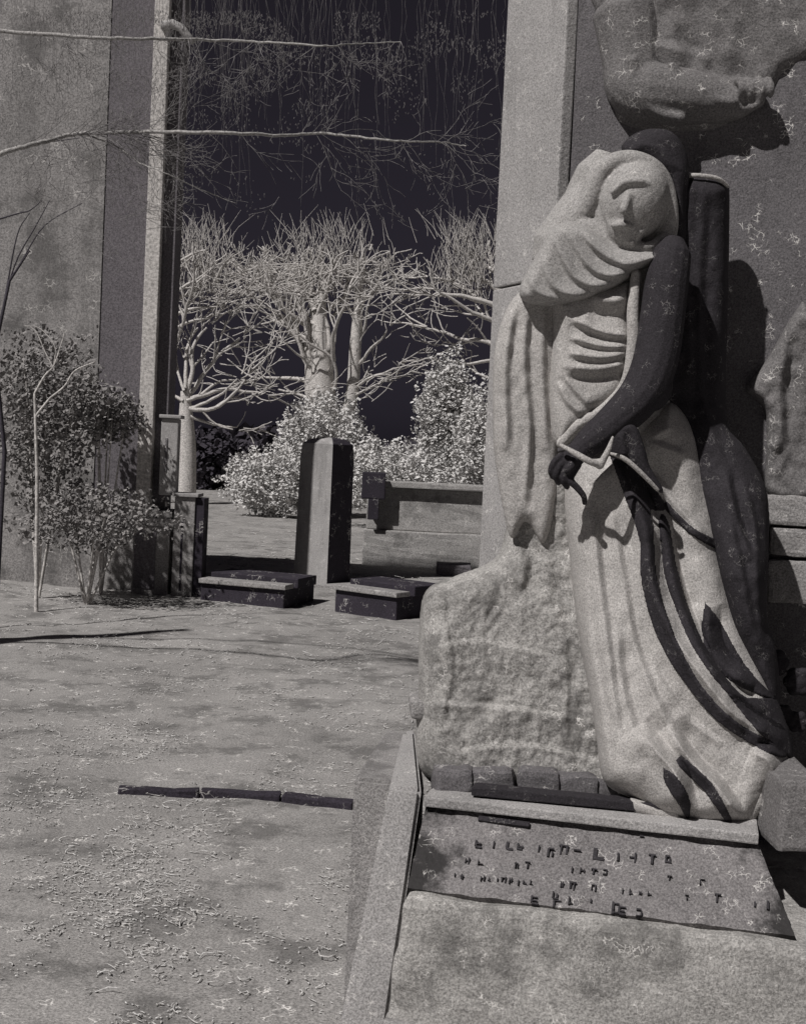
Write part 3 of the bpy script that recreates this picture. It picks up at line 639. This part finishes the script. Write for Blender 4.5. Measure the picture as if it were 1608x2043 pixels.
bm = bmesh.new(); aabox(bm, xC-.07, xC+.42, YM-.1, YM+.5, .70, .785, bev=.012); aabox(bm, xC-.04, xC+.38, YM-.07, YM+.5, .79, .86, bev=.012); obj('moulding', bm, M['pale'], mz)
bm = bmesh.new(); aabox(bm, xC-.02, xC+.36, YM-.05, YM+.5, -.1, .695, bev=.01); obj('pedestal', bm, M['mid'], mz)
bm = bmesh.new(); aabox(bm, xC+.0, xC+.22, YM-.06, YM-.052, .05, .66); obj('dark_panel', bm, M['recess'], mz)
T = Tubes(); pts = [P(x, y, YM-.05) for x, y in ((322, 52), (345, 48), (362, 56), (375, 72), (388, 84))]; T.tube(pts, [.05, .05, .045, .04, .03], 8, True); T.build('bracket', M['pale'], mz)
# headstone posts right of it
ps = empty('carved_post', Z(372, 1192, 0), 'narrow carved stone post with a flat cap right of the pilaster', 'post')
b0 = Z(362, 1188, 0); Yp = b0.y
x0 = P(345, 1100, Yp).x; x1 = P(386, 1100, Yp).x; x2 = P(404, 1100, Yp).x; zt = P(370, 992, Yp).z
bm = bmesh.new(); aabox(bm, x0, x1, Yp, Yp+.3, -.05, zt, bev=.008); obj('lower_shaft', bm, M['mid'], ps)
bm = bmesh.new(); aabox(bm, x1+.003, x2, Yp+.02, Yp+.32, -.05, zt-.005, bev=.006); obj('dark_side', bm, M['darkstone_and_shade'], ps)  # right side of the post, its shade put into a dark colour
bm = bmesh.new(); aabox(bm, P(360, 1100, Yp).x, P(364, 1100, Yp).x, Yp-.004, Yp+.01, .05, zt*.75); obj('groove', bm, M['darkstone_and_shade'], ps)
xa = P(322, 900, Yp+.1).x; xb = P(356, 900, Yp+.1).x; za = P(340, 835, Yp).z
bm = bmesh.new(); aabox(bm, xa, xb, Yp+.05, Yp+.22, zt+.01, za, bev=.012); obj('upper_shaft', bm, M['pale'], ps)
bm = bmesh.new(); aabox(bm, xa-.02, xb+.03, Yp+.02, Yp+.25, za+.003, za+.04, bev=.01); obj('cap', bm, M['pale'], ps)
bm = bmesh.new(); aabox(bm, x0-.02, x2-.06, Yp-.03, Yp+.33, zt+.003, zt+.04, bev=.008); obj('ledge', bm, M['pale'], ps)
bm = bmesh.new(); aabox(bm, xa+.05, xa+.075, Yp+.04, Yp+.06, zt+.25, za-.2, bev=.006); obj('flute', bm, M['stele'], ps)

# ------------------------------------------------------------------ central gravestone (turned; shade of the right face put into a dark material)
gs = empty('headstone', Z(650, 1175, 0), 'tall tapering headstone with a pale left face and a right face coloured dark as shade', 'headstone')
Yg = Z(680, 1172, 0).y
def stone_prism(name, cols, z0, z1, par, taper=1.0, mats=None):
    pass
cN = P(655, 1100, Yg); cL = P(588, 1100, Yg+.28); cR = P(700, 1100, Yg+.42)
base = [Vector((cN.x, Yg, 0)), Vector((cR.x, Yg+.42, 0)), Vector((cR.x-.28, Yg+.8, 0)), Vector((cL.x, Yg+.28, 0))]
bm = bmesh.new(); ctr = sum(base, Vector())/4
zs = [(-.05, 1.05), (.02, 1.0), (P(680, 920, Yg).z, .95), (P(660, 886, Yg).z, .90), (P(650, 876, Yg).z, .62), (P(650, 872, Yg).z, .2)]
RG = [[bm.verts.new(ctr+(p-ctr)*s+Vector((0, 0, z))) for p in base] for z, s in zs]
for a, b in zip(RG[:-1], RG[1:]):
    for k in range(4):
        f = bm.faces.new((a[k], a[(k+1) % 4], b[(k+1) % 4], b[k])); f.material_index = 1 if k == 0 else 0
bm.faces.new(RG[-1])
o = obj('stone', bm, [M['pale'], M['darkstone_and_shade']], gs)
bm = bmesh.new(); aabox(bm, base[3].x-.08, base[1].x+.05, Yg-.12, Yg+.9, -.05, .035, bev=.012); obj('footing', bm, M['mid'], gs)

def ledger(label, pA, pB, pC, group):
    """low tomb: pA front-left base, pB front-right base, pC front-left top px"""
    a = Z(*pA); b = Z(*pB); t = empty('ledger_tomb', (a+b)/2, label, 'tomb', group)
    d = b-a; d.z = 0; n_ = Vector((-d.y, d.x, 0)).normalized(); h = P(pC[0], pC[1], a.y).z
    bm = bmesh.new(); box(bm, a+Vector((0, 0, -.05)), d, n_*.8, (0, 0, h+.05), bev=.01); obj('base', bm, M['darkstone_and_shade'], t)  # shade of the tomb front is put into this dark colour
    bm = bmesh.new(); box(bm, a-d*.01-n_*.04+Vector((0, 0, h+.003)), d*1.04, n_*.22, (0, 0, .05), bev=.01); obj('slab', bm, M['mid'], t)
    bm = bmesh.new(); box(bm, a+n_*.22+Vector((0, 0, h)), d*1.06, n_*.5, (0, 0, .10), bev=.01); obj('kerb', bm, M['darkstone_and_shade'], t)
    return t
ledger('low ledger tomb with a front coloured dark as shade and a pale slab between the carved post and the headstone', (400, 1193), (566, 1208), (400, 1163), 'low ledger tombs')
ledger('low ledger tomb with a front coloured dark as shade and a pale slab right of the headstone', (668, 1214), (790, 1232), (668, 1176), 'low ledger tombs')
# small things behind
def cross(px, py, h_px, lab):
    g0 = Z(px, py, 0); t = empty('grave_cross', g0, lab, 'cross', None); Y = g0.y; k = Y/F
    bm = bmesh.new(); aabox(bm, g0.x-9*k, g0.x+9*k, Y, Y+.15, -.05, h_px*k, bev=.01); obj('upright', bm, M['darkstone_and_shade'], t)
    bm = bmesh.new(); aabox(bm, g0.x-28*k, g0.x+26*k, Y-.01, Y+.16, h_px*k*.62, h_px*k*.62+18*k, bev=.01); obj('arm', bm, M['darkstone_and_shade'], t)
def slab(x0, x1, y0, y1, mt, lab, name='grave_slab', dp=.5):
    a = Z(x0, y1, 0); b = Z(x1, y1+(x1-x0)*.05, 0); t = P(x0, y0, a.y)
    bm = bmesh.new(); box(bm, a+Vector((0, 0, -.03)), b-a, (0, dp, 0), (0, 0, t.z+.03), bev=.02, cuts=3, rough=.02)
    o = obj(name, bm, mt); tag(o, lab, 'grave slab'); return o
slab(872, 940, 1126, 1148, M['recess'], 'broken dark grave slab beside the rock pedestal')
Yl = 18.2; xa_ = P(728, 1000, Yl).x; xb_ = P(1080, 1000, Yl).x; zt_ = P(728, 962, Yl).z
lw = empty('low_wall', Vector((xa_, Yl, 0)), 'low pale stone wall with ledges running from the headstone to the stele', 'wall')
bm = bmesh.new(); aabox(bm, xa_, xb_, Yl, Yl+.4, -.05, zt_*.42, bev=.02, cuts=6, rough=.012); obj('lower_course', bm, M['wallstone'], lw)
bm = bmesh.new(); aabox(bm, xa_+.03, xb_, Yl+.10, Yl+.4, zt_*.42+.003, zt_*.95, bev=.02, cuts=6, rough=.012); obj('upper_course', bm, M['wallstone'], lw)
bm = bmesh.new(); aabox(bm, xa_-.03, xb_, Yl-.02, Yl+.45, zt_*.95+.004, zt_+.03, bev=.02, cuts=3, rough=.008); obj('coping', bm, M['wallstone'], lw)
bm = bmesh.new(); aabox(bm, xa_-.05, xa_+.28, Yl-.12, Yl-.025, zt_*.80, zt_+.15, bev=.02); aabox(bm, xa_+.05, xa_+.2, Yl-.12, Yl-.026, zt_*.55, zt_*.8, bev=.01); obj('dark_bracket', bm, M['darkstone_and_shade'], lw)

# ------------------------------------------------------------------ TREES
def grow(T, px, py, ang, r, Y, d, lvl, rnd, top, L, up=.10, spread=.5, rmin=1.0):
    """px-plane growth with depth jitter; r in px; top: py at which twigs stop"""
    k = Y/F; pts = []; rad = []; x, y, dd = px, py, d; a = ang; n = max(4, int(L/12)); r0_ = r; da = rnd.uniform(-.6, .6); bend = rnd.uniform(-.06, .06)
    for i in range(n):
        pts.append(P(x, y, Y+dd*k)); rad.append(max(r, rmin)*k)
        a += rnd.uniform(-.26, .26) + bend + (1.5708-a)*up*.2; x += math.cos(a)*L/n; y -= math.sin(a)*L/n; dd += da*L/n
        r = r0_*(1-.6*(i+1)/n)
        if y < top(x): break
        dens = .66 if y < 590 else .25
        if lvl > 0 and i > 0 and rnd.random() < dens:
            s = rnd.choice((-1, 1)); grow(T, x, y, a+s*rnd.uniform(.3, .3+spread), max(r*.6, .8), Y, dd, lvl-1 if y > 590 else min(lvl-1, 1), rnd, top, L*rnd.uniform(.35, .6), up, spread, rmin)
    if len(pts) > 1: T.tube(pts, rad, 4 if r0_ < 5 else 7)
    if lvl > 1 and y > top(x):
        for s in (-1, 1): grow(T, x, y, a+s*rnd.uniform(.12, .45), r, Y, dd, lvl-1, rnd, top, L*.75, up, spread, rmin)
def topfn(base, amp, seed):
    def f(x): return base + noise.noise(Vector((x*.06, seed, 0)))*amp*2.6 + abs(random.gauss(0, 26)) - 14
    return f
def tree(label, base, Y, trunk, limbs, top, seed, tw='bark', twk='twig', rmin=.85):
    rnd = random.Random(seed); b = P(base[0], base[1], Y); b.z = 0; b_x = {11: 650, 12: 400, 13: 930}[seed]; spanx = {11: 52, 12: 34, 13: 30}[seed]
    t = empty('bare_tree', b, label, 'tree', 'bare pollarded trees behind the graves')
    T = Tubes()
    for tr in trunk:
        sp = spline(tr, 6); pts = [P(q[0], q[1], Y) for q in sp]
        rd = [q[2]*Y/F for q in sp]
        if tr is trunk[0]: pts = [Vector((pts[0].x, pts[0].y, -.05))]+pts; rd = [rd[0]*1.25]+rd
        T.tube(pts, rd, 10)
    T.build('trunk', M[tw], t)
    T = Tubes()
    for (x, y, ang, r, L, lvl) in limbs:
        grow(T, x, y, R(ang), r*.66, Y, rnd.uniform(-20, 20), lvl, rnd, top, L, rmin=rmin)
    for q in range(300):      # whip shoots rising out of the clipped crown
        x = b_x + rnd.gauss(0, 1)*spanx; y = rnd.uniform(470, 600); k = Y/F; L = rnd.uniform(25, 75); a = rnd.gauss(1.57, .35); c0 = rnd.uniform(-25, 25)
        T.tube([P(x, y, Y+c0*k), P(x+math.cos(a)*L*.5+rnd.uniform(-3, 3), y-L*.5, Y+c0*k), P(x+math.cos(a)*L, y-L*rnd.uniform(.8, 1), Y+c0*k)], [.8*k, .6*k, .35*k], 3)
    T.build('crown', M[twk], t); return t
rr = random.Random(5)
limbs = [(632, 760, 118, 9, 170, 3), (630, 720, 112, 8, 170, 3), (636, 690, 104, 8, 150, 3), (655, 700, 70, 8, 160, 3), (660, 740, 62, 8, 170, 3), (664, 780, 52, 7, 170, 3), (622, 740, 128, 8, 180, 3), (612, 700, 122, 7, 150, 3), (636, 770, 140, 8, 120, 3), (630, 740, 150, 8, 130, 3), (630, 700, 128, 9, 140, 3), (628, 660, 135, 10, 150, 3), (630, 640, 118, 11, 140, 3), (636, 610, 112, 8, 120, 4), (648, 590, 82, 7, 120, 4), (655, 620, 58, 9, 130, 4),
         (632, 650, 150, 7, 130, 3), (625, 690, 160, 6, 110, 3), (716, 560, 95, 9, 90, 4), (712, 620, 60, 7, 110, 3), (706, 690, 50, 7, 120, 3), (702, 740, 42, 7, 120, 3), (700, 780, 30, 6, 110, 3), (710, 650, 120, 6, 100, 3), (712, 590, 70, 8, 100, 4), (640, 800, 165, 6, 100, 3), (690, 800, 12, 5, 110, 3), (628, 620, 125, 9, 150, 4), (660, 640, 50, 7, 100, 3)]
tree('large bare tree with a thick pale trunk and fan of boughs, in the middle', (642, 960), 36, [[(642, 985, 44), (642, 900, 38), (641, 800, 31), (640, 700, 22), (638, 620, 14), (644, 560, 9), (640, 490, 2)], [(680, 880, 16), (702, 790, 13), (710, 680, 12), (718, 580, 8), (724, 520, 4), (722, 480, 1.5)], [(622, 860, 14), (618, 720, 10), (612, 640, 8), (570, 560, 5)]], limbs, topfn(492, 16, 1.0), 11)
limbs = [(372, 800, 35, 8, 170, 3), (374, 790, 48, 8, 170, 3), (374, 780, 62, 8, 150, 3), (370, 775, 80, 7, 140, 3), (368, 780, 100, 6, 120, 3), (372, 800, 20, 6, 120, 3), (378, 815, -8, 7, 150, 3), (380, 830, -30, 5, 110, 3), (376, 815, 5, 6, 130, 3), (366, 800, 150, 6, 80, 2),
         (345, 600, 25, 6, 120, 4), (345, 590, 45, 6, 110, 4), (345, 560, 55, 6, 90, 4), (345, 630, 15, 6, 120, 3), (380, 560, 70, 5, 80, 4), (430, 560, 60, 5, 80, 4), (345, 530, 35, 5, 100, 4), (345, 690, 40, 7, 190, 3), (345, 660, 30, 5, 150, 3)]
tree('bare tree with boughs fanning right from behind the pilaster', (372, 960), 33, [[(372, 1000, 20), (374, 900, 18), (372, 840, 15), (370, 780, 9)], [(330, 985, 12), (336, 800, 10), (342, 640, 8), (348, 540, 5)]], limbs, topfn(490, 14, 4.0), 12)
limbs = [(995, 690, 155, 8, 150, 3), (998, 650, 150, 8, 150, 3), (1000, 620, 140, 9, 150, 3), (1000, 590, 130, 8, 120, 4), (1000, 560, 120, 8, 110, 4), (985, 540, 140, 7, 100, 4), (1000, 720, 165, 6, 130, 3), (940, 560, 100, 6, 80, 4), (960, 600, 155, 6, 120, 3), (900, 560, 110, 4, 70, 3), (1000, 760, 170, 5, 110, 3), (1000, 520, 150, 6, 100, 4)]
tree('bare tree whose boughs reach left from behind the stele', (1010, 970), 34, [[(1012, 1000, 26), (1010, 850, 22), (1006, 700, 18), (1000, 560, 10)]], limbs, topfn(505, 14, 9.0), 13)
# overhanging near branches from a tree outside at left
t = empty('overhanging_tree', Vector((-4.6, 7.5, 0)), 'nearer bare tree reaching one long thin level bough across the top left', 'tree')
T = Tubes(); YO = 8.0; K = YO/F
b0 = P(-700, 420, YO); T.tube([Vector((b0.x, YO, -.1)), Vector((b0.x+.05, YO, 1.5)), b0, P(-690, 100, YO), P(-660, -300, YO)], [.16, .14, .12, .1, .06], 10)
T.build('trunk', M['bark'], t)
T = Tubes(); rnd = random.Random(21)
def bough(pts, r0_, r1_):
    sp = spline([(x, y, 0) for x, y in pts], 8); n = len(sp)
    T.tube([P(q[0], q[1]+rnd.uniform(-1.2, 1.2), YO+math.sin(i*.2)*.15) for i, q in enumerate(sp)], [(r0_+(r1_-r0_)*i/(n-1))*K for i in range(n)], 6); return sp
B1 = bough([(-695, 420), (-300, 380), (-60, 325), (30, 298), (100, 280), (165, 266), (300, 263), (450, 265), (560, 270), (640, 266), (720, 274), (800, 281), (880, 284), (930, 292)], 6, 1.2)
B2 = bough([(-690, 120), (-200, 60), (60, 66), (200, 76), (360, 78), (470, 82), (560, 86), (650, 92), (700, 88), (800, 84)], 5, 1.0)
bough([(165, 266), (230, 290), (280, 325), (330, 345), (400, 378), (470, 405)], 2, .7)
T.build('bough', M['twig2'], t)
T = Tubes()
def twig(x, y, a, L, r, lvl, dd=0):
    pts = []; rad = []; n = 6
    for i in range(n):
        pts.append(P(x, y, YO+dd)); rad.append(max(r*(1-.7*i/n), .38)*K); a += rnd.uniform(-.25, .25); x += math.cos(a)*L/n; y += math.sin(a)*L/n; dd += rnd.uniform(-.03, .03)
        if lvl and rnd.random() < .5: twig(x, y, a+rnd.choice((-1, 1))*rnd.uniform(.3, .9), L*.6, r*.7, lvl-1, dd)
    T.tube(pts, rad, 3)
for i in range(34): q = rnd.choice(B1[20:]); twig(q[0], q[1], rnd.choice((1.0, .8, -.9, -.6)), rnd.uniform(60, 170), .75, 2)
for i in range(34): twig(165+rnd.uniform(-20, 120), 266+rnd.uniform(-4, 6), rnd.uniform(-.6, 1.1), rnd.uniform(80, 170), .9, 2)
for i in range(34): q = rnd.choice(B2[14:]); twig(q[0], q[1], rnd.uniform(.6, 2.4), rnd.uniform(40, 120), .7, 2)
for i in range(14): twig(rnd.uniform(60, 330), rnd.uniform(330, 480), rnd.uniform(-.5, .9), rnd.uniform(60, 130), .7, 2)
for i in range(230):
    x = rnd.uniform(-20, 1010) if rnd.random() < .6 else rnd.gauss(360, 200); y = -40; yb = rnd.choice((120, 200, 300, 460))*rnd.uniform(.5, 1.1); dd = rnd.uniform(-.5, 2.5); pts = []; rad = []; n = 10; dx = 0
    for q in range(n):
        pts.append(P(x+dx, y+(yb-y)*q/(n-1), YO+dd)); rad.append(rnd.uniform(.10, .42)*K*(1-.4*q/n)); dx += rnd.gauss(0, 4); dd += rnd.uniform(-.02, .02)
    T.tube(pts, rad, 3)
T.build('twigs', M['twigdim'], t)
# buds and catkins hanging in the twigs
T = Tubes()
for i in range(9000):
    x = rnd.uniform(-20, 1010)**1.0; 
    if rnd.random() < .45: x = rnd.triangular(-40, 700, 300)
    y = abs(rnd.gauss(0, 1))*110+20 if rnd.random() < .7 else rnd.uniform(20, 440)
    if noise.noise(Vector((x*.012, y*.014, 2))) < -.05: continue
    c_ = P(x, y, YO+rnd.uniform(-.7, 2.2)); L = rnd.uniform(.003, .009)*(1 if rnd.random() < .9 else 3)
    T.tube([c_, c_+Vector((rnd.uniform(-.6, .6)*L, 0, -L)), c_+Vector((rnd.uniform(-1, 1)*L, 0, -2*L))], [.0014, .0022, .001], 3)
o = T.build('buds', M['twigdim'], t); o['kind'] = 'stuff'
# dark saplings against the mausoleum wall
T = Tubes(); YO = 10.5; K = YO/F; t = empty('dark_sapling', P(40, 1290, YO)*1, 'thin dark sapling leaning in front of the mausoleum wall at far left', 'sapling'); t.location = Vector((P(0, 1000, YO).x, YO, 0))
g0 = Vector((t.location.x, YO, -.05))
T.tube([g0, P(10, 900, YO), P(-10, 700, YO), P(20, 560, YO), P(60, 500, YO)], [.02, .018, .016, .012, .006], 6)
for pts in ([(15, 570), (45, 520), (90, 450), (165, 405)], [(10, 600), (35, 470), (60, 425)], [(-5, 660), (30, 530), (70, 455), (100, 400)], [(-10, 440), (40, 425), (60, 420), (85, 400)], [(0, 310), (60, 290), (160, 275)]):
    sp = spline([(x, y, 0) for x, y in pts], 5); T.tube([P(q[0], q[1], YO) for q in sp], [1.8*K*(1-.6*i/len(sp)) for i in range(len(sp))], 4)
T.build('stem', M['twigdark'], t)

# ------------------------------------------------------------------ SHRUBS
def shrub(label, cx, cy, rx, ry, Y, n, mt, seed, sz=3.2, stem=True, name='shrub', group=None, solid=False):
    rnd = random.Random(seed); k = Y/F; c0_ = P(cx, cy, Y); t = empty(name, Vector((c0_.x, c0_.y, 0)), label, 'shrub', group)
    T = Tubes()
    for i in range(n):
        a = rnd.uniform(0, 6.283); b = math.acos(rnd.uniform(-1, 1)); q = rnd.random()**.45
        x = math.cos(a)*math.sin(b); z = math.cos(b); y = math.sin(a)*math.sin(b)
        lump = 1+.32*noise.noise(Vector((x*2.2+seed, y*2.2, z*2.2)))+.2*noise.noise(Vector((x*6+seed, y*6, z*6)))
        p = c0_ + Vector((x*rx*k, y*rx*k*.8, z*ry*k))*q*lump
        if p.z < 0: continue
        if noise.noise(p*(1.1/(rx*k*.25)) ) < -.22: continue
        s = sz*k*rnd.choice((.4, .7, 1, 1, 1.6))*rnd.uniform(.7, 1.3); v1 = Vector((rnd.gauss(0, 1), rnd.gauss(0, 1), rnd.gauss(0, 1))).normalized(); v2 = v1.orthogonal().normalized()
        T.quad(p, v1*s, v2*s*.6)
    T.build('foliage', M[mt], t, smooth=False)
    if stem:
        T = Tubes(); rb_ = c0_.copy(); rb_.z = -.05
        for j in range(7):
            e = c0_+Vector((rnd.uniform(-.6, .6)*rx*k, rnd.uniform(-.4, .4)*rx*k, rnd.uniform(0, .8)*ry*k))
            T.tube([rb_, rb_.lerp(e, .5)+Vector((0, 0, .1)), e], [3*k, 2.2*k, 1*k], 5)
        T.build('stems', M['twig'], t)
    return t
gr = 'pale frosted shrubs along the foot of the trees'
shrub('tall rounded pale shrub beside the stele', 890, 840, 62, 140, 31, 18000, 'leaf', 1, 2.1, group=gr)
shrub('broad pale shrub low against the left edge of the stele', 970, 890, 70, 130, 28, 17000, 'leaf', 2, 2.1, group=gr)
shrub('pale shrub around the trunk of the large middle tree', 640, 895, 100, 110, 30, 20000, 'leaf', 3, 2.1, group=gr)
shrub('low pale shrub spreading right of the headstone top', 780, 950, 125, 75, 27, 17000, 'leaf', 4, 2.1, group=gr)
shrub('low pale shrub sloping down left of the headstone', 545, 965, 105, 72, 29, 17000, 'leaf', 5, 2.1, group=gr)
shrub('low dark shrub behind the carved post', 420, 935, 95, 70, 44, 7000, 'leafdark', 6, 4, group=gr)
gl = 'grey shrubs in front of the mausoleum'
shrub('grey twiggy shrub against the left end of the mausoleum wall', 90, 830, 120, 190, 12.6, 9000, 'leafdim', 7, 3.0, group=gl)
shrub('grey shrub with an arching top in the mausoleum recess', 215, 830, 80, 62, 13.2, 3600, 'leafdim', 8, 2.8, group=gl)
shrub('low grey shrub at the foot of the mausoleum wall', 180, 1030, 170, 70, 12.3, 6500, 'leafdim', 9, 2.8, group=gl)
# curved pale twigs in the left shrub
T = Tubes(); Yv = 11.6; K = Yv/F
for pts, r in (([(70, 785), (90, 750), (108, 730), (122, 690)], 2.4), ([(100, 795), (130, 770), (150, 740), (190, 722)], 2.2), ([(108, 735), (90, 700), (75, 665), (60, 650)], 1.5), ([(108, 730), (110, 690), (80, 655), (50, 650)], 1.2), ([(122, 690), (128, 665), (115, 650)], 1.4)):
    sp = spline([(x, y, 0) for x, y in pts], 5); T.tube([P(q[0], q[1], Yv) for q in sp], [r*K*(1-.5*i/len(sp)) for i in range(len(sp))], 5)
T.tube([Vector((P(85, 900, Yv).x, Yv, -.05)), P(75, 950, Yv), P(70, 785, Yv)], [.02, .016, .012], 6); T.tube([P(72, 830, Yv), P(100, 795, Yv)], [.012, .01], 5)
o = T.build('curved_sapling', M['bark']); tag(o, 'small pale sapling with curled stems in front of the left shrubs', 'sapling')
# far dark wood low on the horizon
T = Tubes(); rnd = random.Random(31)
for i in range(14000):
    x = rnd.uniform(-70, 70); h = 2.2+1.2*noise.noise(Vector((x*.15, 0, 0)))+.6*noise.noise(Vector((x*.7, 3, 0)))
    p = Vector((x, 75+rnd.uniform(0, 6), rnd.uniform(-.2, h))); v1 = Vector((rnd.gauss(0, 1), rnd.gauss(0, 1), rnd.gauss(0, 1))).normalized(); v2 = v1.orthogonal().normalized()
    T.quad(p, v1*.28, v2*.2)
o = T.build('distant_wood', M['leafdark'], smooth=False); tag(o, 'low dark line of woodland far behind the trees', 'wood', kind='stuff')
